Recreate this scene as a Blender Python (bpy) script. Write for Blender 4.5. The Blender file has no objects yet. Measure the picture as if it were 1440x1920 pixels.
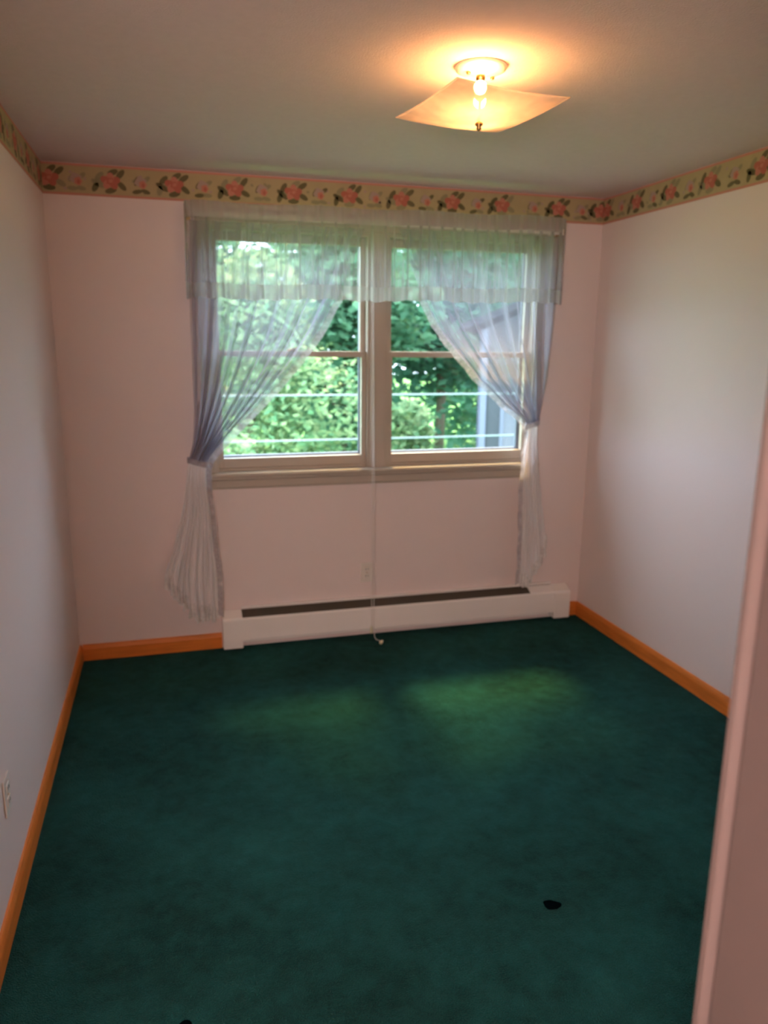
import bpy, bmesh, math, random
from mathutils import Vector, Matrix
random.seed(7)
C = bpy.context.scene.collection
R = math.radians

# ------------------------------------------------------------------ camera
sc = bpy.context.scene
cam_d = bpy.data.cameras.new('camera')
cam = bpy.data.objects.new('camera', cam_d)
C.objects.link(cam)
YAW, PITCH, ROLL = -0.274921, -0.219987, -0.010207
Mr = Matrix.Rotation(YAW, 3, 'Z') @ Matrix.Rotation(PITCH, 3, 'X') @ Matrix.Rotation(ROLL, 3, 'Y')
right, fwd, up = Mr.col[0], Mr.col[1], Mr.col[2]
M4 = Matrix(((right.x, up.x, -fwd.x, 0.5076), (right.y, up.y, -fwd.y, -4.0277), (right.z, up.z, -fwd.z, 1.6529), (0, 0, 0, 1)))
cam.matrix_world = M4
cam_d.sensor_fit = 'VERTICAL'
cam_d.sensor_height = 36.0
cam_d.sensor_width = 27.0
cam_d.lens = 36.0 * 1431.9 / 1920.0
cam_d.clip_start = 0.02
cam_d.clip_end = 300
cam_d.dof.use_dof = True
cam_d.dof.focus_distance = 1.3
cam_d.dof.aperture_fstop = 4.6
sc.camera = cam

# ------------------------------------------------------------------ view, world, sun
sc.view_settings.view_transform = 'Standard'
sc.view_settings.look = 'None'
sc.view_settings.gamma = 1.0
sc.view_settings.exposure = 0.95
sc.view_settings.use_curve_mapping = False
sc.cycles.max_bounces = 10
sc.cycles.diffuse_bounces = 6
sc.cycles.transparent_max_bounces = 24
sc.cycles.transmission_bounces = 8
sc.cycles.sample_clamp_indirect = 4.0
SKY = 6.4
world = bpy.data.worlds.new('world')
sc.world = world
world.use_nodes = True
wn = world.node_tree.nodes
wn['Background'].inputs[0].default_value = (0.68, 0.81, 1.0, 1)
wn['Background'].inputs[1].default_value = SKY

SUN_STRENGTH = 7.0
sun_d = bpy.data.lights.new('sun', 'SUN')
sun_d.energy = SUN_STRENGTH
sun_d.angle = R(11)
sun_d.color = (1.0, 0.60, 0.17)
sun = bpy.data.objects.new('sun', sun_d)
C.objects.link(sun)
sun.location = (4, 8, 12)
sd = Vector((-0.12, -1.0, -1.38)).normalized()      # direction the light travels
sun.rotation_euler = sd.to_track_quat('-Z', 'Y').to_euler()

LAMP = 14.0          # bulb emission strength
HALL_FILL = 90.0  # strength of the added fill light in the hallway

# ------------------------------------------------------------------ materials
def mat(name, col, rough=0.6, spec=0.5, metal=0.0, noise=None, bump=None, emit=None, sheen=0):
    m = bpy.data.materials.new(name); m.use_nodes = True
    nt = m.node_tree; b = nt.nodes['Principled BSDF']
    b.inputs['Base Color'].default_value = (*col, 1)
    b.inputs['Roughness'].default_value = rough
    b.inputs['Specular IOR Level'].default_value = spec
    b.inputs['Metallic'].default_value = metal
    if sheen:
        b.inputs['Sheen Weight'].default_value = sheen
        b.inputs['Sheen Roughness'].default_value = 0.6
    tc = nt.nodes.new('ShaderNodeTexCoord')
    if noise:
        sc_, amt, stretch = noise
        mp = nt.nodes.new('ShaderNodeMapping'); mp.inputs['Scale'].default_value = stretch
        nt.links.new(tc.outputs['Object'], mp.inputs['Vector'])
        n = nt.nodes.new('ShaderNodeTexNoise'); n.inputs['Scale'].default_value = sc_; n.inputs['Detail'].default_value = 5
        nt.links.new(mp.outputs[0], n.inputs['Vector'])
        mr = nt.nodes.new('ShaderNodeMapRange'); mr.inputs[3].default_value = 1 - amt; mr.inputs[4].default_value = 1 + amt
        nt.links.new(n.outputs[0], mr.inputs[0])
        mx = nt.nodes.new('ShaderNodeVectorMath'); mx.operation = 'SCALE'
        mx.inputs[0].default_value = col
        nt.links.new(mr.outputs[0], mx.inputs['Scale'])
        nt.links.new(mx.outputs[0], b.inputs['Base Color'])
    if bump:
        bs, bd = bump
        n2 = nt.nodes.new('ShaderNodeTexNoise'); n2.inputs['Scale'].default_value = bs; n2.inputs['Detail'].default_value = 3
        nt.links.new(tc.outputs['Object'], n2.inputs['Vector'])
        bp = nt.nodes.new('ShaderNodeBump'); bp.inputs['Distance'].default_value = bd; bp.inputs['Strength'].default_value = 0.6
        nt.links.new(n2.outputs[0], bp.inputs['Height']); nt.links.new(bp.outputs[0], b.inputs['Normal'])
    if emit:
        b.inputs['Emission Color'].default_value = (*emit[0], 1); b.inputs['Emission Strength'].default_value = emit[1]
    return m

M = {}
M['wall'] = mat('wall_paint', (0.78, 0.655, 0.63), 0.5, 0.35, noise=(1.3, 0.03, (1, 1, 1)), bump=(60, 0.0006))
M['ceiling'] = mat('ceiling_texture', (0.72, 0.575, 0.55), 0.9, 0.1, noise=(40, 0.05, (1, 1, 1)), bump=(170, 0.0016))
M['trim'] = mat('cream_paint', (0.47, 0.40, 0.33), 0.4, 0.4)
M['white'] = mat('white_enamel', (0.88, 0.82, 0.78), 0.35, 0.4)
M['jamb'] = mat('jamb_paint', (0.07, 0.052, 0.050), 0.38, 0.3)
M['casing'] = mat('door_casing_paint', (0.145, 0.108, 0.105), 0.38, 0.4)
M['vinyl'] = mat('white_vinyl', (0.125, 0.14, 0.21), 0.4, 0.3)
M['oak'] = mat('oak_baseboard', (0.64, 0.19, 0.035), 0.4, 0.2, noise=(6, 0.3, (1, 1, 9)))
M['dark'] = mat('dark_fins', (0.07, 0.055, 0.04), 0.6, 0.4)
M['brass'] = mat('antique_brass', (0.45, 0.27, 0.10), 0.35, 0.5, metal=1.0)
M['plastic'] = mat('ivory_plastic', (0.72, 0.66, 0.60), 0.35, 0.5)
M['slot'] = mat('slot_shadowless_dark', (0.03, 0.028, 0.025), 0.6)
M['cord'] = mat('cord_white', (0.85, 0.80, 0.76), 0.7)
M['tassel'] = mat('tassel_plastic', (0.72, 0.68, 0.48), 0.4)
M['spot'] = mat('dark_spot', (0.001, 0.003, 0.004), 1.0, 0.0)
M['hallwall'] = mat('hall_paint', (0.75, 0.62, 0.56), 0.7)
M['bark'] = mat('bark', (0.16, 0.12, 0.09), 0.9)
M['lawn'] = mat('lawn', (0.16, 0.34, 0.09), 0.9, 0.1, noise=(1.2, 0.3, (1, 1, 1)))
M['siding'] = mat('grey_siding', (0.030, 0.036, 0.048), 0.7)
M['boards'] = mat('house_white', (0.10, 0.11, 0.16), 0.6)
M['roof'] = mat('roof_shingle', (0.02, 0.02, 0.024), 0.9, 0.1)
M['paneglass'] = mat('dark_pane', (0.05, 0.06, 0.08), 0.1)
M['cable'] = mat('cable_grey', (0.12, 0.16, 0.16), 0.5)

# carpet: plush pile with blotchy nap, wear and a fine fleck
def carpet():
    m = bpy.data.materials.new('green_plush_carpet'); m.use_nodes = True
    nt = m.node_tree; N = nt.nodes; L = nt.links; b = N['Principled BSDF']
    tc = N.new('ShaderNodeTexCoord')
    n1 = N.new('ShaderNodeTexNoise'); n1.inputs['Scale'].default_value = 1.5; n1.inputs['Detail'].default_value = 5; n1.inputs['Roughness'].default_value = 0.6
    n2 = N.new('ShaderNodeTexNoise'); n2.inputs['Scale'].default_value = 14; n2.inputs['Detail'].default_value = 6; n2.inputs['Roughness'].default_value = 0.7
    n3 = N.new('ShaderNodeTexNoise'); n3.inputs['Scale'].default_value = 230; n3.inputs['Detail'].default_value = 2
    for n in (n1, n2, n3): L.new(tc.outputs['Object'], n.inputs['Vector'])
    a = N.new('ShaderNodeMath'); a.operation = 'MULTIPLY_ADD'; a.inputs[1].default_value = 0.45; L.new(n1.outputs[0], a.inputs[0])
    a2 = N.new('ShaderNodeMath'); a2.operation = 'MULTIPLY_ADD'; a2.inputs[1].default_value = 0.35; L.new(n2.outputs[0], a2.inputs[0])
    a3 = N.new('ShaderNodeMath'); a3.operation = 'MULTIPLY'; a3.inputs[1].default_value = 0.20; L.new(n3.outputs[0], a3.inputs[0])
    L.new(a3.outputs[0], a2.inputs[2]); L.new(a2.outputs[0], a.inputs[2])
    cr = N.new('ShaderNodeValToRGB')
    cr.color_ramp.elements[0].position = 0.38; cr.color_ramp.elements[0].color = (0.0022, 0.023, 0.019, 1)
    cr.color_ramp.elements[1].position = 0.66; cr.color_ramp.elements[1].color = (0.014, 0.102, 0.096, 1)
    L.new(a.outputs[0], cr.inputs[0]); L.new(cr.outputs[0], b.inputs['Base Color'])
    b.inputs['Roughness'].default_value = 0.95; b.inputs['Specular IOR Level'].default_value = 0.0
    b.inputs['Sheen Weight'].default_value = 0.10; b.inputs['Sheen Roughness'].default_value = 0.5
    b.inputs['Sheen Tint'].default_value = (0.55, 0.8, 0.75, 1)
    bp = N.new('ShaderNodeBump'); bp.inputs['Strength'].default_value = 0.9; bp.inputs['Distance'].default_value = 0.010
    ad = N.new('ShaderNodeMath'); ad.operation = 'ADD'; L.new(n3.outputs[0], ad.inputs[0]); L.new(n2.outputs[0], ad.inputs[1])
    L.new(ad.outputs[0], bp.inputs['Height']); L.new(bp.outputs[0], b.inputs['Normal'])
    return m
M['carpet'] = carpet()

def sheer(name, col, op, trans=0.6, lace=0.0, lscale=60):
    """woven sheer: gaps between threads let light straight through, threads scatter it"""
    m = bpy.data.materials.new(name); m.use_nodes = True
    nt = m.node_tree; N = nt.nodes; L = nt.links
    for n in list(N): N.remove(n)
    out = N.new('ShaderNodeOutputMaterial')
    tr = N.new('ShaderNodeBsdfTransparent')
    di = N.new('ShaderNodeBsdfDiffuse'); di.inputs[0].default_value = (*col, 1)
    tl = N.new('ShaderNodeBsdfTranslucent'); tl.inputs[0].default_value = (*col, 1)
    mx = N.new('ShaderNodeMixShader'); mx.inputs[0].default_value = trans
    L.new(di.outputs[0], mx.inputs[1]); L.new(tl.outputs[0], mx.inputs[2])
    lw = N.new('ShaderNodeLayerWeight'); lw.inputs[0].default_value = 0.35
    fa = N.new('ShaderNodeMath'); fa.operation = 'MULTIPLY_ADD'; fa.use_clamp = True
    L.new(lw.outputs['Facing'], fa.inputs[0]); fa.inputs[1].default_value = 0.75; fa.inputs[2].default_value = op
    mm = N.new('ShaderNodeMixShader')
    last = fa.outputs[0]
    if lace:
        tc = N.new('ShaderNodeTexCoord'); no = N.new('ShaderNodeTexVoronoi'); no.inputs['Scale'].default_value = lscale
        L.new(tc.outputs['Object'], no.inputs['Vector'])
        ml = N.new('ShaderNodeMath'); ml.operation = 'MULTIPLY_ADD'; ml.use_clamp = True
        L.new(no.outputs['Distance'], ml.inputs[0]); ml.inputs[1].default_value = -lace; L.new(last, ml.inputs[2])
        last = ml.outputs[0]
    L.new(last, mm.inputs[0]); L.new(tr.outputs[0], mm.inputs[1]); L.new(mx.outputs[0], mm.inputs[2])
    L.new(mm.outputs[0], out.inputs[0])
    return m
M['sheer'] = sheer('sheer_voile_backlit', (0.37, 0.345, 0.43), 0.42)  # voile colour darkened to hold down its backlit glow
M['sheer_low'] = sheer('sheer_voile_gathered_lit', (0.92, 0.88, 0.88), 0.72, 0.15)  # same voile in denser gathers, colour raised so the tail looks lit
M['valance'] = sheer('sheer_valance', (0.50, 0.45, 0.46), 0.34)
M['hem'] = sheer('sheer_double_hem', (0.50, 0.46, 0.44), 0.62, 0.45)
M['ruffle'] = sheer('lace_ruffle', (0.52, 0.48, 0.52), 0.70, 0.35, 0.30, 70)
M['flounce'] = sheer('lace_flounce_lit', (0.90, 0.86, 0.84), 0.75, 0.15, 0.25, 70)  # same lace as the ruffle, colour raised to look lit

def glass_mat(name, tint, refl, fac_tr=1.0):
    m = bpy.data.materials.new(name); m.use_nodes = True
    nt = m.node_tree; N = nt.nodes; L = nt.links
    for n in list(N): N.remove(n)
    out = N.new('ShaderNodeOutputMaterial'); tr = N.new('ShaderNodeBsdfTransparent'); tr.inputs[0].default_value = (*tint, 1)
    gl = N.new('ShaderNodeBsdfGlossy'); gl.inputs['Roughness'].default_value = 0.02
    lw = N.new('ShaderNodeLayerWeight'); lw.inputs[0].default_value = 0.5
    pw = N.new('ShaderNodeMath'); pw.operation = 'POWER'; pw.inputs[1].default_value = 4.0; L.new(lw.outputs['Facing'], pw.inputs[0])
    fr = N.new('ShaderNodeMath'); fr.operation = 'MULTIPLY_ADD'; fr.inputs[1].default_value = refl; fr.inputs[2].default_value = 0.02; L.new(pw.outputs[0], fr.inputs[0])
    mx = N.new('ShaderNodeMixShader'); L.new(fr.outputs[0], mx.inputs[0]); L.new(tr.outputs[0], mx.inputs[1]); L.new(gl.outputs[0], mx.inputs[2])
    L.new(mx.outputs[0], out.inputs[0]); return m
M['glass'] = glass_mat('window_glass', (0.97, 1.0, 0.98), 0.7)

def frosted():
    m = bpy.data.materials.new('frosted_lamp_glass'); m.use_nodes = True
    nt = m.node_tree; N = nt.nodes; L = nt.links
    for n in list(N): N.remove(n)
    out = N.new('ShaderNodeOutputMaterial')
    tl = N.new('ShaderNodeBsdfTranslucent'); tl.inputs[0].default_value = (0.66, 0.55, 0.52, 1)
    di = N.new('ShaderNodeBsdfDiffuse'); di.inputs[0].default_value = (0.66, 0.60, 0.56, 1)
    gl = N.new('ShaderNodeBsdfGlossy'); gl.inputs['Roughness'].default_value = 0.25
    tr = N.new('ShaderNodeBsdfTransparent')
    a = N.new('ShaderNodeMixShader'); a.inputs[0].default_value = 0.55; L.new(tl.outputs[0], a.inputs[1]); L.new(di.outputs[0], a.inputs[2])
    b = N.new('ShaderNodeMixShader'); b.inputs[0].default_value = 0.06; L.new(a.outputs[0], b.inputs[1]); L.new(gl.outputs[0], b.inputs[2])
    tc = N.new('ShaderNodeTexCoord'); wv = N.new('ShaderNodeTexNoise'); wv.inputs['Scale'].default_value = 12; wv.inputs['Detail'].default_value = 2
    L.new(tc.outputs['Object'], wv.inputs['Vector'])
    mr = N.new('ShaderNodeMapRange'); mr.inputs[1].default_value = 0.45; mr.inputs[2].default_value = 0.68; mr.inputs[3].default_value = 0.05; mr.inputs[4].default_value = 0.34
    L.new(wv.outputs[0], mr.inputs[0])
    c = N.new('ShaderNodeMixShader'); L.new(mr.outputs[0], c.inputs[0]); L.new(b.outputs[0], c.inputs[1]); L.new(tr.outputs[0], c.inputs[2])
    L.new(c.outputs[0], out.inputs[0]); return m
M['frost'] = frosted()
M['bulb'] = mat('lit_bulb', (1, 0.9, 0.7), 0.4, emit=((1.0, 0.51, 0.17), LAMP * 10))
M['canopy'] = mat('canopy_white', (0.75, 0.70, 0.62), 0.35)

def leafmat(name, c1, c2):
    m = bpy.data.materials.new(name); m.use_nodes = True
    nt = m.node_tree; N = nt.nodes; L = nt.links
    for n in list(N): N.remove(n)
    out = N.new('ShaderNodeOutputMaterial'); g = N.new('ShaderNodeNewGeometry')
    cr = N.new('ShaderNodeValToRGB'); cr.color_ramp.elements[0].color = (*c1, 1); cr.color_ramp.elements[1].color = (*c2, 1)
    L.new(g.outputs['Random Per Island'], cr.inputs[0])
    di = N.new('ShaderNodeBsdfDiffuse'); tl = N.new('ShaderNodeBsdfTranslucent'); mx = N.new('ShaderNodeMixShader'); mx.inputs[0].default_value = 0.6
    L.new(cr.outputs[0], di.inputs[0]); L.new(cr.outputs[0], tl.inputs[0]); L.new(di.outputs[0], mx.inputs[1]); L.new(tl.outputs[0], mx.inputs[2])
    L.new(mx.outputs[0], out.inputs[0]); return m
M['leaf_a'] = leafmat('leaves_mid', (0.08, 0.22, 0.13), (0.16, 0.31, 0.18))
M['leaf_b'] = leafmat('leaves_yellow', (0.16, 0.33, 0.18), (0.38, 0.46, 0.24))
M['leaf_c'] = leafmat('leaves_blue', (0.08, 0.23, 0.16), (0.14, 0.30, 0.20))

# ------------------------------------------------------------------ mesh helpers
class MB:
    def __init__(s): s.bm = bmesh.new()
    def box(s, x0, x1, y0, y1, z0, z1, bev=0, mi=0):
        vs = [s.bm.verts.new(p) for p in ((x0,y0,z0),(x1,y0,z0),(x1,y1,z0),(x0,y1,z0),(x0,y0,z1),(x1,y0,z1),(x1,y1,z1),(x0,y1,z1))]
        fs = [s.bm.faces.new([vs[i] for i in f]) for f in ((3,2,1,0),(4,5,6,7),(0,1,5,4),(1,2,6,5),(2,3,7,6),(3,0,4,7))]
        for f in fs: f.material_index = mi
        if bev:
            es = list({e for f in fs for e in f.edges})
            r = bmesh.ops.bevel(s.bm, geom=es, offset=bev, segments=2, affect='EDGES', profile=0.6)
            for f in r['faces']: f.material_index = mi
        return s
    def prism(s, pts, axis, a, b, mi=0):
        """profile pts (2D) extruded along axis from a to b"""
        def P(p, t):
            return {'x': (t, p[0], p[1]), 'y': (p[0], t, p[1]), 'z': (p[0], p[1], t)}[axis]
        A = [s.bm.verts.new(P(p, a)) for p in pts]; B = [s.bm.verts.new(P(p, b)) for p in pts]
        n = len(pts)
        fs = [s.bm.faces.new((A[i], A[(i+1) % n], B[(i+1) % n], B[i])) for i in range(n)]
        fs += [s.bm.faces.new(A[::-1]), s.bm.faces.new(B)]
        for f in fs: f.material_index = mi
        bmesh.ops.recalc_face_normals(s.bm, faces=fs)
        return s
    def lathe(s, prof, c=(0,0,0), axis='z', seg=24, mi=0):
        rings = []
        for r, h in prof:
            ring = []
            for k in range(seg):
                a = 2*math.pi*k/seg; u, v = r*math.cos(a), r*math.sin(a)
                p = {'z': (u, v, h), 'y': (u, h, v), 'x': (h, u, v)}[axis]
                ring.append(s.bm.verts.new((c[0]+p[0], c[1]+p[1], c[2]+p[2])))
            rings.append(ring)
        fs = []
        for i in range(len(rings)-1):
            for k in range(seg):
                fs.append(s.bm.faces.new((rings[i][k], rings[i][(k+1)%seg], rings[i+1][(k+1)%seg], rings[i+1][k])))
        fs += [s.bm.faces.new(rings[0][::-1]), s.bm.faces.new(rings[-1])]
        for f in fs: f.material_index = mi; f.smooth = True
        bmesh.ops.recalc_face_normals(s.bm, faces=fs)
        return s
    def tube(s, pts, r, seg=8, mi=0):
        pts = [Vector(p) for p in pts]; rings = []
        for i, p in enumerate(pts):
            d = (pts[min(i+1, len(pts)-1)] - pts[max(i-1, 0)]).normalized()
            u = d.cross(Vector((0.31, 0.2, 0.93))).normalized(); v = d.cross(u).normalized()
            rr = r[i] if isinstance(r, (list, tuple)) else r
            rings.append([s.bm.verts.new(p + (u*math.cos(2*math.pi*k/seg) + v*math.sin(2*math.pi*k/seg))*rr) for k in range(seg)])
        fs = []
        for i in range(len(rings)-1):
            for k in range(seg):
                fs.append(s.bm.faces.new((rings[i][k], rings[i][(k+1)%seg], rings[i+1][(k+1)%seg], rings[i+1][k])))
        fs += [s.bm.faces.new(rings[0][::-1]), s.bm.faces.new(rings[-1])]
        for f in fs: f.material_index = mi; f.smooth = True
        return s
    def grid(s, fn, nu, nv, mi=0, smooth=True):
        g = [[s.bm.verts.new(fn(i/nu, j/nv)) for i in range(nu+1)] for j in range(nv+1)]
        for j in range(nv):
            for i in range(nu):
                f = s.bm.faces.new((g[j][i], g[j][i+1], g[j+1][i+1], g[j+1][i])); f.smooth = smooth; f.material_index = mi
        return s
    def build(s, name, m, parent=None, **props):
        me = bpy.data.meshes.new(name); s.bm.to_mesh(me); s.bm.free()
        for x in (m if isinstance(m, (list, tuple)) else [m]): me.materials.append(x)
        o = bpy.data.objects.new(name, me); C.objects.link(o)
        if parent is not None: o.parent = parent
        for k, v in props.items(): o[k] = v
        return o

def struct(o, label=None, cat=None):
    o['kind'] = 'structure'
    if label: o['label'] = label
    if cat: o['category'] = cat
    return o
def empty(name, loc=(0,0,0), label=None, cat=None, group=None, kind=None):
    o = bpy.data.objects.new(name, None); C.objects.link(o); o.location = loc; o.empty_display_size = 0.1
    if label: o['label'] = label
    if cat: o['category'] = cat
    if group: o['group'] = group
    if kind: o['kind'] = kind
    return o
def child(o, root):
    """parent a mesh built in room coordinates to an Empty that stands at the thing's base"""
    o.parent = root
    base = root.location if root.parent is None else root.location + root.parent.location
    o.data.transform(Matrix.Translation(-Vector(base)))
    return o

# ------------------------------------------------------------------ room shell
W, D, H = 2.898, 3.65, 2.44
WT = 0.15
HD = 5.35                      # hall far wall
# window opening
OX0, OX1, OZ0, OZ1 = 0.735, 2.515, 0.975, 2.20
MX0, MX1 = 1.555, 1.650        # mullion post between the two windows

struct(MB().box(-0.02, W+0.02, -D-0.06, 0.02, -0.12, 0.0).build('floor', M['carpet']), 'dark green plush carpet covering the bedroom floor', 'carpet')
struct(MB().box(-0.15, W+0.15, -D-0.12, WT, H, H+0.1).build('ceiling', M['ceiling']), 'off-white textured ceiling above the bedroom', 'ceiling')
wb = MB()
wb.box(-0.15, OX0, 0, WT, -0.12, H+0.1); wb.box(OX1, W+0.15, 0, WT, -0.12, H+0.1)
wb.box(OX0, OX1, 0, WT, -0.12, OZ0); wb.box(OX0, OX1, 0, WT, OZ1, H+0.1)
struct(wb.build('wall_back', M['wall']), 'pale pink painted wall with the double window', 'wall')
struct(MB().box(-0.15, 0, -D-0.12, 0, -0.12, H).build('wall_left', M['wall']), 'pale pink painted wall on the left of the window', 'wall')
struct(MB().box(W, W+0.15, -D-0.12, 0, -0.12, H).build('wall_right', M['wall']), 'pale pink painted wall on the right of the window', 'wall')
JX0, JX1 = 0.085, 0.861        # faces of the door jambs
wf = MB()
wf.box(0, JX0-0.02, -D-0.12, -D, -0.12, H); wf.box(JX1+0.02, W, -D-0.12, -D, -0.12, H); wf.box(JX0-0.02, JX1+0.02, -D-0.12, -D, 2.07, H)
struct(wf.build('wall_front', M['wall']), 'painted wall holding the bedroom doorway', 'wall')
# hallway behind the doorway
struct(MB().box(-0.7, 2.2, -HD, -D-0.06, -0.12, -0.004).build('floor_hall', M['carpet']))
hb = MB()
hb.box(-0.85, -0.7, -HD-0.1, -D-0.12, -0.12, H); hb.box(2.2, 2.35, -HD-0.1, -D-0.12, -0.12, H); hb.box(-0.85, 2.35, -HD-0.1, -HD, -0.12, H)
hb.box(-0.7, -0.15, -D-0.12, -D-0.02, -0.12, H)
struct(hb.build('wall_hall', M['hallwall']))
struct(MB().box(-0.85, 2.35, -HD-0.1, -D-0.12, H, H+0.1).build('ceiling_hall', M['hallwall']))

# doorway: jamb lining plus room-side casing
dr = empty('door_1', (JX1, -D-0.06, 0), 'mauve painted door frame edge at the right of the photo', 'door frame', kind='structure')
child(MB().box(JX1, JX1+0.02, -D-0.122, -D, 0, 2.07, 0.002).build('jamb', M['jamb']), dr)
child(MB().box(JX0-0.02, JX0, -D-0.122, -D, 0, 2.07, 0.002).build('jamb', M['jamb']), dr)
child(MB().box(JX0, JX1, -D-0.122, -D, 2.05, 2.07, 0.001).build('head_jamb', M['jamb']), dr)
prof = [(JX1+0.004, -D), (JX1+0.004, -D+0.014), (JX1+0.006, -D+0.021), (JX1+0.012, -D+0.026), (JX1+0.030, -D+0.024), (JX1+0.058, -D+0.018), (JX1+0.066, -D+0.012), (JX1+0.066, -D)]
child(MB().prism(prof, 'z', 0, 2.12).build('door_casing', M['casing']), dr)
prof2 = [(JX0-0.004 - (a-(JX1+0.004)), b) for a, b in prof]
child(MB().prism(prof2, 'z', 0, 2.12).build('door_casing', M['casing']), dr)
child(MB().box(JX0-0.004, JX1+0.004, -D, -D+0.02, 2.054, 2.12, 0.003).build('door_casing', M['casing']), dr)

# baseboards (oak, small ogee on top)
BH, BT = 0.088, 0.014
def base_profile(sign=1):
    return [(0, 0.002), (BT, 0.002), (BT, BH-0.022), (BT*0.75, BH-0.010), (BT*0.45, BH-0.002), (0, BH)]
bl = MB().prism([(y, z) for y, z in base_profile()], 'y', -D, 0)
struct(bl.build('baseboard_left', M['oak']), 'orange oak baseboard along the left wall', 'baseboard')
br = MB().prism([(W-a, z) for a, z in base_profile()], 'y', -D, 0)
struct(br.build('baseboard_right', M['oak']), 'reddish oak baseboard along the right wall', 'baseboard')
bb = MB().prism([(-a, z) for a, z in base_profile()], 'x', BT, 0.728)
bb.prism([(-a, z) for a, z in base_profile()], 'x', 2.812, W-BT)
struct(bb.build('baseboard_back', M['oak']), 'oak baseboard beside both ends of the heater', 'baseboard')

# ------------------------------------------------------------------ windows
trimo = empty('trim_1', ((OX0+OX1)/2, 0, OZ0), 'cream painted casing, mullion and sill of the double window', 'window trim', kind='structure')
def cas(x0, x1, z0, z1, name='casing', d=0.018):
    return child(MB().box(x0, x1, -d, 0.0, z0, z1, 0.004).build(name, M['trim']), trimo)
cas(OX0-0.062, OX0+0.006, OZ0, OZ1+0.065); cas(OX1-0.006, OX1+0.062-0.02, OZ0, OZ1+0.065)
cas(OX0+0.006, OX1-0.006, OZ1-0.004, OZ1+0.065, 'head_casing', 0.016)
cas(MX0+0.005, MX1-0.005, OZ0, OZ1-0.004, 'mullion', 0.014)
child(MB().box(MX0, MX1, 0.0, WT, OZ0, OZ1).build('mullion_post', M['trim']), trimo)
stool = [(-0.045, OZ0-0.024), (-0.050, OZ0-0.018), (-0.050, OZ0-0.008), (-0.044, OZ0-0.001), (0.03, OZ0+0.001), (0.03, OZ0-0.024)]
child(MB().prism(stool, 'x', OX0-0.095, OX1+0.045).build('sill', M['trim']), trimo)
child(MB().prism([(0, OZ0-0.024), (-0.016, OZ0-0.024), (-0.018, OZ0-0.036), (-0.012, OZ0-0.046), (-0.012, OZ0-0.078), (-0.007, OZ0-0.09), (0, OZ0-0.09)], 'x', OX0-0.062, OX1+0.035).build('apron', M['trim']), trimo)

def window(name, x0, x1, label):
    w = empty(name, ((x0+x1)/2, 0.05, OZ0), label, 'window', kind='structure')
    # frame lining the opening
    fr = MB()
    fr.box(x0, x0+0.012, 0.0, WT, OZ0, OZ1); fr.box(x1-0.012, x1, 0.0, WT, OZ0, OZ1)
    fr.box(x0+0.012, x1-0.012, 0.0, WT, OZ1-0.02, OZ1); fr.box(x0+0.012, x1-0.012, 0.02, WT+0.03, OZ0-0.005, OZ0+0.015)
    child(fr.build('window_frame', M['trim']), w)
    zm = 1.582
    def sash(za, zb, ya, yb, nm, rt, rb, m):
        s = MB(); a, b = x0+0.013, x1-0.013; st = 0.026
        s.box(a, a+st, ya, yb, za, zb, 0.003); s.box(b-st, b, ya, yb, za, zb, 0.003)
        s.box(a+st, b-st, ya, yb, za, za+rb, 0.003); s.box(a+st, b-st, ya, yb, zb-rt, zb, 0.003)
        so = child(s.build(nm, m), w)
        g = MB().box(a+st, b-st, (ya+yb)/2-0.002, (ya+yb)/2+0.002, za+rb, zb-rt).build('glass', M['glass'], so)
        g.data.transform(Matrix.Translation(-w.location))
        return so
    ls = sash(OZ0+0.016, zm+0.016, 0.022, 0.052, 'lower_sash', 0.030, 0.052, M['trim'])
    sash(zm-0.014, OZ1-0.022, 0.056, 0.086, 'upper_sash', 0.042, 0.028, M['trim'])
    # sash lock on the meeting rail
    lk = MB().box((x0+x1)/2-0.025, (x0+x1)/2+0.025, 0.028, 0.050, zm+0.016, zm+0.026, 0.003)
    lk.tube([((x0+x1)/2, 0.04, zm+0.028), ((x0+x1)/2+0.03, 0.03, zm+0.032)], 0.004)
    lko = lk.build('sash_lock', M['brass'], ls); lko.data.transform(Matrix.Translation(-w.location))
    # storm frame on the outside
    s = MB(); a, b = x0+0.012, x1-0.012
    s.box(a, a+0.02, 0.115, 0.135, OZ0+0.015, OZ1-0.02); s.box(b-0.02, b, 0.115, 0.135, OZ0+0.015, OZ1-0.02)
    s.box(a+0.02, b-0.02, 0.115, 0.135, OZ1-0.05, OZ1-0.02); s.box(a+0.02, b-0.02, 0.108, 0.14, OZ0+0.015, OZ0+0.07)
    s.box(a+0.02, b-0.02, 0.118, 0.132, zm-0.010, zm+0.010)
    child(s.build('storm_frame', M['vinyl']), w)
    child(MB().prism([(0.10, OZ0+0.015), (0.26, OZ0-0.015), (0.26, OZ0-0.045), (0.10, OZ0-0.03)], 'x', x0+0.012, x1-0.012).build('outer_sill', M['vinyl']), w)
    return w
window('window_1', OX0, MX0, 'double-hung window to the left of the central mullion')
window('window_2', MX1, OX1, 'double-hung window to the right of the central mullion')
# eave over the window, outside
struct(MB().box(-1.5, W+1.5, WT, 0.62, 2.62, 2.70).build('trim_2', M['boards']))

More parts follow.
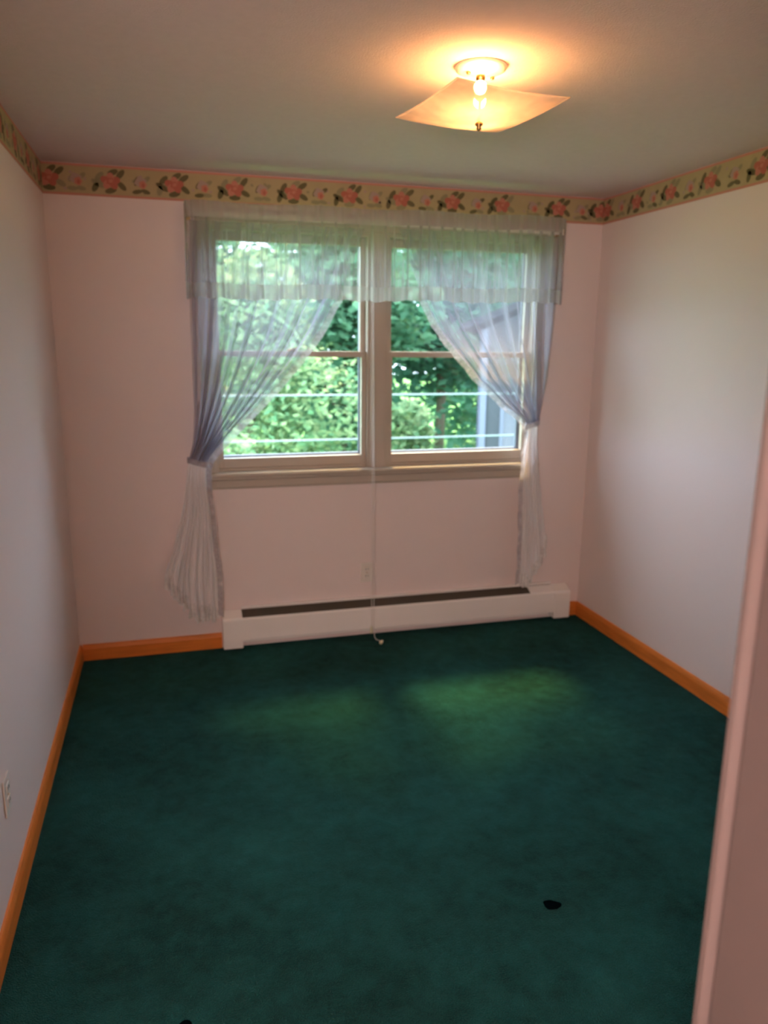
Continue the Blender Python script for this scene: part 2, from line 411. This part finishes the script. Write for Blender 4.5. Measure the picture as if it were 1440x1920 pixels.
# ------------------------------------------------------------------ wallpaper border
M['paper'] = mat('border_cream', (0.44, 0.345, 0.19), 0.7, 0.2, noise=(18, 0.10, (1, 1, 1)))
M['stripe'] = mat('border_pink_edge', (0.56, 0.24, 0.18), 0.7, 0.2)
M['rose'] = mat('border_rose', (0.46, 0.14, 0.095), 0.7, 0.2)
M['rose_lt'] = mat('border_rose_light', (0.54, 0.21, 0.15), 0.7, 0.2)
M['leafg'] = mat('border_leaf', (0.15, 0.125, 0.06), 0.7, 0.2)
M['leafo'] = mat('border_leaf_olive', (0.30, 0.26, 0.15), 0.7, 0.2)
M['mauve'] = mat('border_mauve', (0.42, 0.30, 0.25), 0.7, 0.2)
BM = [M['paper'], M['stripe'], M['rose'], M['rose_lt'], M['leafg'], M['leafo'], M['mauve']]
def border(name, P, length, roses, buds, label, seed):
    """P(s, z, d): s along the wall, z up, d out of the wall"""
    rnd = random.Random(seed); mb = MB(); bm = mb.bm
    z0, z1 = 2.300, 2.438
    def quad(s0, s1, za, zb, d, mi):
        v = [bm.verts.new(P(s0, za, d)), bm.verts.new(P(s1, za, d)), bm.verts.new(P(s1, zb, d)), bm.verts.new(P(s0, zb, d))]
        f = bm.faces.new(v); f.material_index = mi
    def blob(s, z, a, b, rot, d, mi, n=12, lobes=0):
        v = []
        for k in range(n):
            t = 2*math.pi*k/n; rr = 1 + (0.16*math.cos(lobes*t) if lobes else 0)
            u, w = a*rr*math.cos(t), b*rr*math.sin(t)
            ss, zz = s + u*math.cos(rot) - w*math.sin(rot), z + u*math.sin(rot) + w*math.cos(rot)
            ss = min(max(ss, 0.0015), length-0.0015); zz = min(max(zz, z0+0.008), z1-0.008)
            v.append(bm.verts.new(P(ss, zz, d)))
        f = bm.faces.new(v); f.material_index = mi
    # the paper itself, as a thin slab
    c = [P(a, b, d) for d in (0.0004, 0.0016) for a, b in ((0, z0), (length, z0), (length, z1), (0, z1))]
    vs = [bm.verts.new(p) for p in c]
    for f in ((0,1,2,3), (7,6,5,4), (0,4,5,1), (1,5,6,2), (2,6,7,3), (3,7,4,0)): bm.faces.new([vs[i] for i in f])
    quad(0, length, z0, z0+0.010, 0.0019, 1); quad(0, length, z1-0.010, z1, 0.0019, 1)
    for s in roses:
        z = 2.369
        blob(s-0.020, z-0.002, 0.044, 0.012, 0.15, 0.0020, 5)
        for dx, dz, r, l in ((-0.055, -0.012, -0.5, 0.034), (-0.048, 0.020, 0.9, 0.026), (0.045, 0.032, 0.7, 0.028), (0.050, -0.018, -0.6, 0.026), (0.0, -0.040, 0.1, 0.028), (0.012, 0.040, 0.5, 0.026), (-0.068, -0.028, 1.2, 0.024)):
            blob(s+dx, z+dz, l, 0.013, r+rnd.uniform(-.2, .2), 0.0022, 4 if rnd.random() < 0.7 else 5, 10)
        for k in range(5):
            t = k*1.257+0.3
            blob(s+0.024*math.cos(t), z+0.017*math.sin(t), 0.022, 0.017, t, 0.0025+k*0.00005, 3 if k % 2 else 2, 12)
        blob(s, z, 0.019, 0.016, 0, 0.0030, 2, 12, 5); blob(s+0.002, z+0.002, 0.010, 0.008, 0.4, 0.0032, 3)
    for s in buds:
        z = 2.362
        for dx, dz, r, l in ((-0.020, -0.032, 0.1, 0.024), (0.018, -0.030, -0.2, 0.022), (-0.022, 0.014, 1.1, 0.022), (0.026, 0.026, 0.6, 0.018)):
            blob(s+dx, z+dz, l, 0.010, r+rnd.uniform(-.2, .2), 0.0022, 4 if rnd.random() < 0.5 else 5, 10)
        blob(s-0.004, z+0.012, 0.026, 0.024, 0.3, 0.0024, 6, 12, 4)
        blob(s+0.006, z, 0.017, 0.018, 0, 0.0026, 3, 12, 5); blob(s+0.008, z-0.002, 0.007, 0.010, 0, 0.0030, 2)
        for k in range(4):
            blob(s+rnd.uniform(-.06, .06), z+rnd.uniform(-.04, .04), 0.008, 0.006, rnd.random()*3, 0.0021, rnd.choice((5, 6, 6)), 8)
    o = mb.build(name, BM); o['label'] = label; o['category'] = 'wallpaper border'; o['kind'] = 'structure'
    return o
rb = [0.030, 0.298, 0.586, 0.870, 1.158, 1.444, 1.719, 2.000, 2.284, 2.620, 2.880]
bbd = [0.150, 0.436, 0.722, 1.006, 1.290, 1.578, 1.855, 2.140, 2.470, 2.760]
border('trim_3', lambda s, z, d: (s, -d, z), W, rb, bbd, 'floral rose wallpaper border above the window', 1)
rr = [0.040 + 0.288*k for k in range(13)]; bu = [0.184 + 0.288*k for k in range(12)]
border('trim_4', lambda s, z, d: (W-d, -s, z), D, [s for s in [0.04, 0.322, 0.605, 0.892, 1.204] + [1.49+0.288*k for k in range(8)] if s < D-.05], [0.18, 0.465, 0.75, 1.05] + [1.35+0.288*k for k in range(7)], 'floral rose wallpaper border along the right wall', 2)
border('trim_5', lambda s, z, d: (d, -s, z), D, [s + 0.06 for s in rr if s < D-.15], [s+0.06 for s in bu if s < D-.15], 'floral rose wallpaper border along the left wall', 3)

# ------------------------------------------------------------------ baseboard heater
HX0, HX1 = 0.731, 2.806
ht = empty('baseboard_heater', ((HX0+HX1)/2, -0.036, 0), 'long white metal baseboard heater under the double window', 'heater')
CW = 0.105
def cap(x0, x1):
    m = MB()
    m.prism([(-0.003, 0.016), (-0.075, 0.016), (-0.077, 0.022), (-0.077, 0.176), (-0.072, 0.188), (-0.012, 0.214), (-0.003, 0.214)], 'x', x0, x1)
    bmesh.ops.bevel(m.bm, geom=[e for e in m.bm.edges if abs(e.verts[0].co.x-e.verts[1].co.x) < 1e-6], offset=0.0025, segments=2, affect='EDGES')
    # seam line and small corner foot
    m.box(x0+0.001, x1-0.001, -0.079, -0.0765, 0.168, 0.171)
    return child(m.build('end_cap', M['white']), ht)
cap(HX0, HX0+CW); cap(HX1-CW, HX1)
child(MB().prism([(-0.066, 0.056), (-0.071, 0.054), (-0.072, 0.062), (-0.072, 0.176), (-0.066, 0.186), (-0.062, 0.184), (-0.067, 0.174), (-0.067, 0.062)], 'x', HX0+CW, HX1-CW).build('front_panel', M['white']), ht)
child(MB().prism([(-0.003, 0.02), (-0.006, 0.02), (-0.006, 0.222), (-0.020, 0.226), (-0.020, 0.231), (-0.003, 0.231)], 'x', HX0+CW, HX1-CW).build('back_plate', M['white']), ht)
child(MB().prism([(-0.007, 0.214), (-0.058, 0.182), (-0.058, 0.179), (-0.007, 0.210)], 'x', HX0+CW, HX1-CW).build('slot_shade', M['dark']), ht)  # dark sheet across the slot, standing in for the shade inside it
child(MB().prism([(-0.058, 0.186), (-0.066, 0.186), (-0.072, 0.178), (-0.0735, 0.180), (-0.067, 0.189), (-0.012, 0.213), (-0.012, 0.210)], 'x', 2.545, HX1-CW+0.001).build('splice_cover', M['white']), ht)
fin = MB().tube([(HX0+CW, -0.038, 0.11), (HX1-CW, -0.038, 0.11)], 0.010, 10)
for k in range(180):
    x = HX0+CW+0.02 + k*(HX1-HX0-2*CW-0.04)/179
    fin.box(x-0.0004, x+0.0004, -0.062, -0.012, 0.075, 0.145)
child(fin.build('heating_fins', M['dark']), ht)

# ------------------------------------------------------------------ outlets
def outlet(name, label, loc, rz):
    o = empty(name, loc, label, 'outlet'); o.rotation_euler = (0, 0, rz)
    MB().box(-0.035, 0.035, -0.006, 0, -0.057, 0.057, 0.003).build('wall_plate', M['plastic'], o)
    for dz in (0.02, -0.02):
        rc = MB().box(-0.017, 0.017, -0.0085, -0.005, dz-0.014, dz+0.014, 0.003).build('receptacle', M['plastic'], o)
        MB().box(-0.008, -0.0055, -0.0092, -0.008, dz-0.004, dz+0.006).box(0.0055, 0.008, -0.0092, -0.008, dz-0.004, dz+0.006).build('slot', M['slot'], rc)
    MB().lathe([(0.003, -0.0075), (0.003, -0.005)], axis='y', seg=10).build('screw', M['brass'], o)
    return o
outlet('wall_outlet', 'pale wall outlet low under the window behind the cord', (1.545, 0, 0.372), 0)
outlet('wall_outlet', 'pale wall outlet low on the left wall above the baseboard', (0, -1.835, 0.365), R(90))

# ------------------------------------------------------------------ curtains
def interp(keys, z):
    """keys: (z, xl, xr) with z falling; smooth (Catmull-Rom) interpolation"""
    n = len(keys)
    if z >= keys[0][0]: return keys[0][1], keys[0][2]
    for i in range(n-1):
        if keys[i][0] >= z >= keys[i+1][0]:
            t = (keys[i][0]-z)/(keys[i][0]-keys[i+1][0])
            res = []
            for c in (1, 2):
                p0 = keys[max(i-1, 0)][c]; p1 = keys[i][c]; p2 = keys[i+1][c]; p3 = keys[min(i+2, n-1)][c]
                res.append(0.5*((2*p1)+(-p0+p2)*t+(2*p0-5*p1+4*p2-p3)*t*t+(-p0+3*p1-3*p2+p3)*t**3))
            return res
    return keys[-1][1], keys[-1][2]

def panel(name, keys, ztie, bottom, pleats, inner, label, seed):
    rnd = random.Random(seed)
    ph = [rnd.uniform(0, 6.28) for _ in range(6)]
    wfull = keys[0][2]-keys[0][1]
    root = empty(name, ((keys[0][1]+keys[0][2])/2, -0.085, bottom(0.5)), label, 'curtain', 'tied-back sheer curtain panels')
    ztop = keys[0][0]
    def pos(u, z, off=0.0):
        xl, xr = interp(keys, z)
        w = xr-xl
        comp = max(0.0, 1-w/wfull)
        uu = u + 0.018*math.sin(2*math.pi*2.3*u+ph[0])*math.sin(math.pi*u)
        amp = 0.007 + 0.020*comp
        if z < ztie: amp = 0.009 + 0.011*min(1, (ztie-z)/0.5)
        d = abs(z-ztie); amp *= 1-0.45*math.exp(-(d/0.07)**2)
        ww = math.sin(2*math.pi*pleats*uu+ph[1]+0.8*math.sin(z*3+ph[2])) + 0.45*math.sin(2*math.pi*pleats*1.73*uu+ph[3]) + 0.25*math.sin(2*math.pi*pleats*0.37*uu+ph[4]+z*2)
        lat = (0.25*w/pleats)*math.cos(2*math.pi*pleats*uu+ph[5])*0.5
        return (xl+w*u + lat*math.sin(math.pi*u), -0.085 - off + amp*ww - 0.012*math.sin(math.pi*u)*comp, z)
    def upper(u, v): return pos(u, ztop + (ztie-ztop)*v)
    def lower(u, v):
        zb = bottom(u) + 0.010*math.sin(2*math.pi*pleats*0.8*u+ph[2])
        return pos(u, ztie + (zb-ztie)*v)
    nu = int(pleats*12)
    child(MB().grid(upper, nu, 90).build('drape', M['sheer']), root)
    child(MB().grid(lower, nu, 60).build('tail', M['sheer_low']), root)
    # ruffle sewn on the inner edge, from the top down to the hem
    e = 1.0 if inner == 'r' else 0.0; sg = 1 if inner == 'r' else -1
    def ruf(u, v):
        if v < 0.6: z = ztop-0.30 + (ztie-ztop+0.30)*(v/0.6)
        else: z = ztie + (bottom(e)-ztie)*((v-0.6)/0.4)
        p = pos(e, z)
        wv = math.sin(v*2*math.pi*34)*0.35 + 0.8*math.sin(v*2*math.pi*13)
        a = u*0.040
        return (p[0]-sg*0.004+sg*a*0.72, p[1]-0.008-u*0.006*wv, z-a*0.45)
    child(MB().grid(ruf, 4, 420).build('ruffle', M['ruffle']), root)
    # gathered lace flounce along the hem
    def fl(u, v):
        zb = bottom(u) + 0.010*math.sin(2*math.pi*pleats*0.8*u+ph[2])
        p = pos(u, zb)
        wv = math.sin(2*math.pi*pleats*2.1*u)
        return (p[0] + 0.010*v*math.cos(2*math.pi*pleats*2.1*u), p[1]-0.004+0.006*wv*v, zb+0.055-0.075*v+0.006*v*math.sin(2*math.pi*pleats*2.1*u+1))
    child(MB().grid(fl, nu*2, 6).build('flounce', M['flounce']), root)
    # tie band
    xl, xr = interp(keys, ztie); cx = (xl+xr)/2; a = (xr-xl)/2+0.006
    tb = MB()
    def band(u, v):
        t = 2*math.pi*u
        return (cx+a*math.cos(t), -0.088+0.033*math.sin(t), ztie-0.016+0.03*v + 0.015*math.cos(t)*(1 if inner == 'r' else -1)*-1)
    tb.grid(band, 40, 2)
    child(tb.build('tieback', M['ruffle']), root)
    return root

lk = [(2.205, .645, 1.50), (1.86, .632, 1.357), (1.70, .630, 1.265), (1.542, .630, 1.145), (1.40, .630, 1.02), (1.276, .628, .897), (1.15, .618, .775), (1.05, .592, .690), (.93, .572, .678), (.79, .546, .69), (.60, .495, .70), (.45, .445, .712), (.22, .445, .712)]
def lb(u):
    return 0.44 - 0.215*min(1, (u/0.55))**0.9
panel('sheer_curtain', lk, 1.045, lb, 9, 'r', 'white sheer curtain tied back at the left of the window', 3)
rk = [(2.215, 1.69, 2.600), (1.912, 1.805, 2.597), (1.711, 1.925, 2.590), (1.459, 2.145, 2.570), (1.32, 2.305, 2.545), (1.205, 2.445, 2.522), (1.04, 2.443, 2.528), (.80, 2.435, 2.56), (.50, 2.445, 2.61), (.22, 2.445, 2.64)]
def rbm(u):
    return 0.275 + 0.215*max(0, (u-0.35)/0.65)
panel('sheer_curtain', rk, 1.205, rbm, 8, 'l', 'white sheer curtain tied back at the right of the window', 11)

# valance
va = empty('valance', (1.62, -0.1, 1.85), 'white sheer gathered valance hanging across the top of both windows', 'valance')
VX0, VX1 = 0.628, 2.622
Lr = 0.085
VL = VX1-VX0 + 2*Lr
def vpos(u, z, amp=0.006, off=0.0):
    s = u*VL
    fold = math.sin(2*math.pi*s/0.062+0.6*math.sin(s*9)) + 0.5*math.sin(2*math.pi*s/0.037+1.0) + 0.6*math.sin(2*math.pi*s/0.21+z*3)
    g = amp*(0.4+min(1, abs(2.235-z)/0.2))
    ztop = 0.010*(s-VL/2)      # the rod hangs very slightly out of level
    zz = z + ztop + 0.004*math.sin(s*11)
    if s < Lr:   return (VX0 - g*fold*0.6, -s-0.008, zz)
    if s > VL-Lr: return (VX1 + g*fold*0.6, -(VL-s)-0.008, zz)
    return (VX0 + (s-Lr), -0.115 - off + g*fold - (0.0 if Lr+0.03 < s < VL-Lr-0.03 else -0.02), zz)
child(MB().grid(lambda u, v: vpos(u, 2.225-v*(2.225-1.925)), 520, 26).build('valance_skirt', M['valance']), va)
child(MB().grid(lambda u, v: vpos(u, 1.927-v*0.072+0.004*math.sin(u*VL*60)*v), 520, 6).build('hem_band', M['hem']), va)
child(MB().grid(lambda u, v: vpos(u, 2.298-v*0.075, 0.005, 0.003), 520, 8).build('header', M['hem']), va)
# rod with brackets
rd = empty('curtain_rod', (1.62, -0.1, 2.235), 'white flat curtain rod carrying the valance over the window', 'curtain rod')
child(MB().box(VX0+0.012, VX1-0.012, -0.098, -0.094, 2.222, 2.252, 0.0015).build('rod', M['white']), rd)
for x in (VX0+0.010, VX1-0.014):
    child(MB().box(x, x+0.004, -0.098, -0.002, 2.224, 2.250).box(x-0.012, x+0.016, -0.004, 0.0, 2.215, 2.258, 0.001).build('bracket', M['brass']), rd)

# blind cord hanging down the mullion, its spare length on the carpet
cd = empty('blind_cord', (1.545, -0.105, 0), 'thin white blind cords hanging past the mullion to the carpet', 'cord')
pts = [(1.549 + 0.0015*math.sin(k*0.9), -0.060 - 0.040*min(1, (2.19-z)/1.2), z) for k, z in [(i, 2.19-i*(2.19-0.075)/30) for i in range(31)]]
child(MB().tube(pts, 0.0016, 6).build('cord', M['cord']), cd)
child(MB().lathe([(0.002, 0.085), (0.006, 0.078), (0.0085, 0.05), (0.007, 0.042)], (1.549, -0.100, 0), seg=14).build('tassel', M['tassel']), cd)
pts = [(1.556, -0.058, 2.19), (1.557, -0.085, 1.4), (1.558, -0.103, 0.9), (1.560, -0.104, 0.4), (1.562, -0.104, 0.1), (1.566, -0.106, 0.02), (1.574, -0.112, 0.006), (1.588, -0.130, 0.005), (1.602, -0.150, 0.006)]
child(MB().tube(pts, 0.0018, 6).build('cord', M['cord']), cd)
t = MB().lathe([(0.003, -0.002), (0.007, 0.006), (0.010, 0.030), (0.008, 0.036)], seg=14)
t.bm.transform(Matrix.Translation((1.601, -0.148, 0.011)) @ Matrix.Rotation(R(-33), 4, 'Z') @ Matrix.Rotation(R(90), 4, 'X'))
child(t.build('tassel', M['tassel']), cd)
# latch on the mullion
lt = MB().box(1.553, 1.563, -0.030, -0.0135, 1.895, 1.95, 0.003).tube([(1.558, -0.02, 1.945), (1.558, -0.045, 1.94), (1.558, -0.05, 1.925)], 0.003)
o = lt.build('cord_cleat', M['dark']); o['label'] = 'small dark cleat on the mullion behind the valance hem'; o['category'] = 'cleat'

# ------------------------------------------------------------------ ceiling light
LX, LY = 1.436, -1.731
cl = empty('ceiling_light', (LX, LY, H), 'lit ceiling light with a square bent frosted glass shade', 'ceiling light')
MB().lathe([(0.074, 0.0), (0.076, -0.004), (0.074, -0.010), (0.060, -0.018), (0.030, -0.024), (0.012, -0.026)], seg=40).build('canopy', M['canopy'], cl)
for sx, sy in ((-0.042, -0.01), (0.042, 0.012)):
    MB().lathe([(0.006, -0.028), (0.007, -0.024), (0.003, -0.018)], (sx, sy, 0), seg=12).build('canopy_screw', M['brass'], cl)
MB().lathe([(0.012, -0.022), (0.014, -0.035), (0.006, -0.040), (0.0045, -0.045), (0.0045, -0.150), (0.004, -0.156)], seg=16).build('stem', M['brass'], cl)
for s in (-1, 1):
    a = R(68)
    dx, dy = s*math.cos(a), s*math.sin(a)
    p0 = (dx*0.004, dy*0.004, -0.058); p1 = (dx*0.040, dy*0.040, -0.070)
    sk = MB().tube([p0, (dx*0.018, dy*0.018, -0.063), (dx*0.02, dy*0.02, -0.063), p1], [0.010, 0.011, 0.016, 0.016], 16).build('socket', M['canopy'], cl)
    d = Vector((dx*0.97, dy*0.97, -0.24)).normalized()
    prof = [(0.008, 0.0), (0.009, 0.006), (0.015, 0.016), (0.0185, 0.027), (0.018, 0.035), (0.013, 0.043), (0.006, 0.047), (0.001, 0.048)]
    b = MB().lathe(prof, seg=20)
    b.bm.transform(Matrix.Translation(Vector(p1)-d*0.002) @ d.to_track_quat('Z', 'Y').to_matrix().to_4x4())
    b.build('bulb', M['bulb'], cl)
th = 0.166; S = 0.375
def shade(u, v, dz=0.0):
    a, b = (u-0.5)*S, (v-0.5)*S
    A, B = (a/(S/2))**2, (b/(S/2))**2
    h = -0.150 + 0.032*(A+B) - 0.025*A*B
    return (a*math.cos(th)-b*math.sin(th), a*math.sin(th)+b*math.cos(th), h + dz - 0.047*b*0.6)
sh = MB().grid(shade, 36, 36)
bmesh.ops.solidify(sh.bm, geom=sh.bm.faces[:], thickness=0.003)
sh.build('glass_shade', M['frost'], cl)
MB().lathe([(0.004, -0.150), (0.011, -0.153), (0.012, -0.158), (0.006, -0.163), (0.008, -0.168), (0.004, -0.174), (0.001, -0.176)], seg=16).build('finial', M['brass'], cl)

# added fill light shaped as a globe lamp, unseen in the hallway behind the camera
hl = empty('hall_fill_light', (0.0, -4.65, 0), 'added unseen fill light with a round globe in the hallway', 'fill light')
MB().lathe([(0.14, 0.0), (0.14, 0.015), (0.12, 0.025), (0.02, 0.035), (0.011, 0.05)], seg=32).build('base', M['brass'], hl)
MB().lathe([(0.011, 0.045), (0.011, 1.50), (0.03, 1.52), (0.04, 1.55), (0.03, 1.57)], seg=16).build('pole', M['brass'], hl)
M['hallglobe'] = mat('hall_fill_globe', (1, 0.9, 0.8), 0.4, emit=((1.0, 0.82, 0.73), HALL_FILL))
MB().lathe([(0.02, 1.562)] + [(0.15*math.sin(a), 1.71-0.15*math.cos(a)) for a in [0.2+0.1*k for k in range(29)]] + [(0.004, 1.86)], seg=32).build('globe', M['hallglobe'], hl)

# ------------------------------------------------------------------ marks on the carpet
def spot(name, x, y, a, b, rot, label, seed, h=0.006, group=None):
    rnd = random.Random(seed); mb = MB(); bm = mb.bm; n = 26; rings = []
    for r, z in ((1.0, 0.0015), (0.82, h*0.7), (0.5, h), (0.15, h*0.9)):
        ring = []
        for k in range(n):
            t = 2*math.pi*k/n; q = r*(1 + 0.10*math.sin(3*t+seed) + rnd.uniform(-0.05, 0.05))
            u, v = a*q*math.cos(t), b*q*math.sin(t)
            ring.append(bm.verts.new((x+u*math.cos(rot)-v*math.sin(rot), y+u*math.sin(rot)+v*math.cos(rot), z)))
        rings.append(ring)
    for i in range(3):
        for k in range(n):
            f = bm.faces.new((rings[i][k], rings[i][(k+1)%n], rings[i+1][(k+1)%n], rings[i+1][k])); f.smooth = True
    bm.faces.new(rings[-1]); bm.faces.new(rings[0][::-1])
    o = mb.build(name, M['spot']); o['label'] = label; o['category'] = 'stain'
    return o
spot('carpet_stain', 1.546, -2.255, 0.027, 0.020, -0.3, 'larger black stain on the green carpet right of centre', 1)
spot('carpet_stain', 0.470, -2.392, 0.018, 0.010, 0.2, 'small black stain on the carpet at the bottom edge left of centre', 4)

# ------------------------------------------------------------------ outside
GZ = -2.9
struct(MB().box(-60, 80, 0.3, 90, GZ-0.2, GZ).build('ground', M['lawn']), 'green lawn outside far below the window', 'lawn')

def tree(x, y, h, r, leaf, n, mt, seed, label, trunk=True, squash=1.0, name='leafy_tree'):
    rnd = random.Random(seed)
    root = empty(name, (x, y, GZ), label, 'tree', 'trees outside the window')
    # sub-crowns
    cl_ = []
    for k in range(16):
        t = rnd.uniform(0, 6.28); q = rnd.uniform(0.0, 0.75)*r; zz = rnd.uniform(0.12, 0.86)*h
        wv = math.sin(math.pi*min(1, zz/h*0.95+0.1))
        cl_.append((q*wv*math.cos(t), q*wv*math.sin(t), zz, r*rnd.uniform(0.32, 0.55)))
    bm = bmesh.new()
    for i in range(n):
        cx, cy, cz, cr = rnd.choice(cl_)
        d = Vector((rnd.gauss(0, 1), rnd.gauss(0, 1), rnd.gauss(0, 1))).normalized()*cr*rnd.uniform(0.6, 1.05)
        p = Vector((cx, cy, cz)) + Vector((d.x, d.y, d.z*squash))
        a = Vector((rnd.gauss(0, 1), rnd.gauss(0, 1), rnd.gauss(0, .5))).normalized(); b = a.cross(Vector((rnd.gauss(0, .5), rnd.gauss(0, .5), 1))).normalized()
        l = leaf*rnd.uniform(0.6, 1.3)
        v = [bm.verts.new(p+a*l*0.5), bm.verts.new(p+b*l*0.32+a*l*0.05), bm.verts.new(p-a*l*0.5), bm.verts.new(p-b*l*0.32+a*l*0.05)]
        bm.faces.new(v)
    me = bpy.data.meshes.new('crown'); bm.to_mesh(me); bm.free(); me.materials.append(mt)
    o = bpy.data.objects.new('crown', me); C.objects.link(o); o.parent = root
    if trunk:
        tb = MB().tube([(0, 0, 0), (0.1, 0, h*0.3), (-0.05, 0.1, h*0.6), (0.05, 0, h*0.85)], [r*0.05, r*0.04, r*0.025, r*0.01], 8)
        for cx, cy, cz, cr in cl_[:7]:
            tb.tube([(0, 0, cz*0.55), (cx*0.6, cy*0.6, cz*0.85), (cx, cy, cz)], [r*0.02, r*0.012, r*0.006], 5)
        tb.build('trunk', M['bark'], root)
    return root

LA, LB_, LC = M['leaf_a'], M['leaf_b'], M['leaf_c']
tree(2.2, 13.0, 6.6, 2.6, 0.19, 13000, LB_, 1, 'yellow-green leafy tree seen through the left window')
tree(-1.2, 17.0, 8.0, 3.2, 0.36, 5500, LA, 2, 'mid green tree behind the left curtain')
tree(5.0, 16.0, 8.4, 3.0, 0.34, 6000, LA, 3, 'mid green tree seen directly behind the mullion')
tree(8.4, 18.0, 9.6, 3.4, 0.36, 6500, LC, 4, 'bluish green tree seen through the right window')
tree(12.5, 19.0, 10.0, 3.6, 0.40, 6000, LA, 5, 'tall green tree behind the grey house')
tree(1.5, 24.0, 9.0, 4.2, 0.50, 6000, LC, 6, 'dark green tree far behind the yellow-green tree')
tree(7.5, 27.0, 12.0, 4.8, 0.55, 6500, LA, 7, 'tall green tree farthest back behind the right window')
tree(-5.0, 25.0, 9.0, 4.8, 0.55, 5000, LC, 8, 'dark green tree farthest to the left outside')
tree(15.0, 28.0, 12.5, 5.2, 0.6, 5500, LC, 9, 'dark green tree farthest to the right outside')
# low shrubs
tree(1.3, 9.6, 3.0, 1.3, 0.13, 6000, LB_, 20, 'bright yellow-green shrub low in the left window', False, 0.8, 'leafy_shrub')
tree(5.6, 12.2, 3.3, 1.2, 0.22, 2600, LB_, 21, 'bright green shrub low in the right window', False, 0.8, 'leafy_shrub')
tree(7.05, 8.6, 6.2, 0.55, 0.16, 2600, LB_, 22, 'narrow yellow-green tree in front of the grey house', True, 1.6, 'narrow_tree')

tall = tree(-0.5, 3.7, 3.4, 1.1, 0.18, 6500, LA, 30, 'unseen tree added close to the house to block sun at the left window', False, 0.8, 'sun_block_tree')  # added out of view; its crown keeps sun off the left window
tall.children[0].data.transform(Matrix.Translation((1.35, 0, 8.2)))
MB().tube([(0, 0, 0), (0, 0.05, 3.0), (0.15, 0, 5.5), (0.6, 0, 8.0), (1.2, 0, 10.2)], [0.17, 0.15, 0.12, 0.09, 0.03], 10).tube([(0.3, 0, 6.6), (0.9, 0.2, 8.2), (1.9, 0.3, 9.6)], [0.07, 0.05, 0.015], 8).build('trunk', M['bark'], tall)
# neighbouring house, turned so that its front faces the bedroom window
hs = empty('neighbour_house', (6.35, 10.0, GZ), 'grey sided neighbouring house with white corner boards in the right window', 'house')
hs.rotation_euler = (0, 0, R(-28))
HZ = -GZ
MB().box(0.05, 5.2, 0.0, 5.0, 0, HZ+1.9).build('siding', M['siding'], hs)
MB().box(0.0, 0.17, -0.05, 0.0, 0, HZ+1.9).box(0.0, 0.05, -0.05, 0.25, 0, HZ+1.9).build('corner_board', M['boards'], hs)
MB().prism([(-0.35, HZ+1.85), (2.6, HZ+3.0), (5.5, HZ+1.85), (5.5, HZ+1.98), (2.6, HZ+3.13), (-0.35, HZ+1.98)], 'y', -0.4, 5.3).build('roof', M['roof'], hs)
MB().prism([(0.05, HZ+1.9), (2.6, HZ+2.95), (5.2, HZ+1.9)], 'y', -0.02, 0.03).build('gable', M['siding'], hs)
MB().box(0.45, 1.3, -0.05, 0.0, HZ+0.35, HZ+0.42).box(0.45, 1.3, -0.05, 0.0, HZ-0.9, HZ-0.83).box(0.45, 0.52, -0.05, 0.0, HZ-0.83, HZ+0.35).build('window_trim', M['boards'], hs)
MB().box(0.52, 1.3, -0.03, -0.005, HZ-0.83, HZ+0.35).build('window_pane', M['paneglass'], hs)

# utility cables strung across the view
for k, (z, y, nm) in enumerate(((0.86, 7.0, 'upper'), (0.17, 7.2, 'lower'))):
    pts = [(-14+i*1.6, y+0.02*i, z + 0.0012*((i-12)**2)) for i in range(25)]
    o = MB().tube(pts, 0.014, 6).build('utility_cable', M['cable'])
    o['label'] = '%s pale utility cable crossing the view outside the windows' % nm; o['category'] = 'cable'; o['group'] = 'utility cables outside'
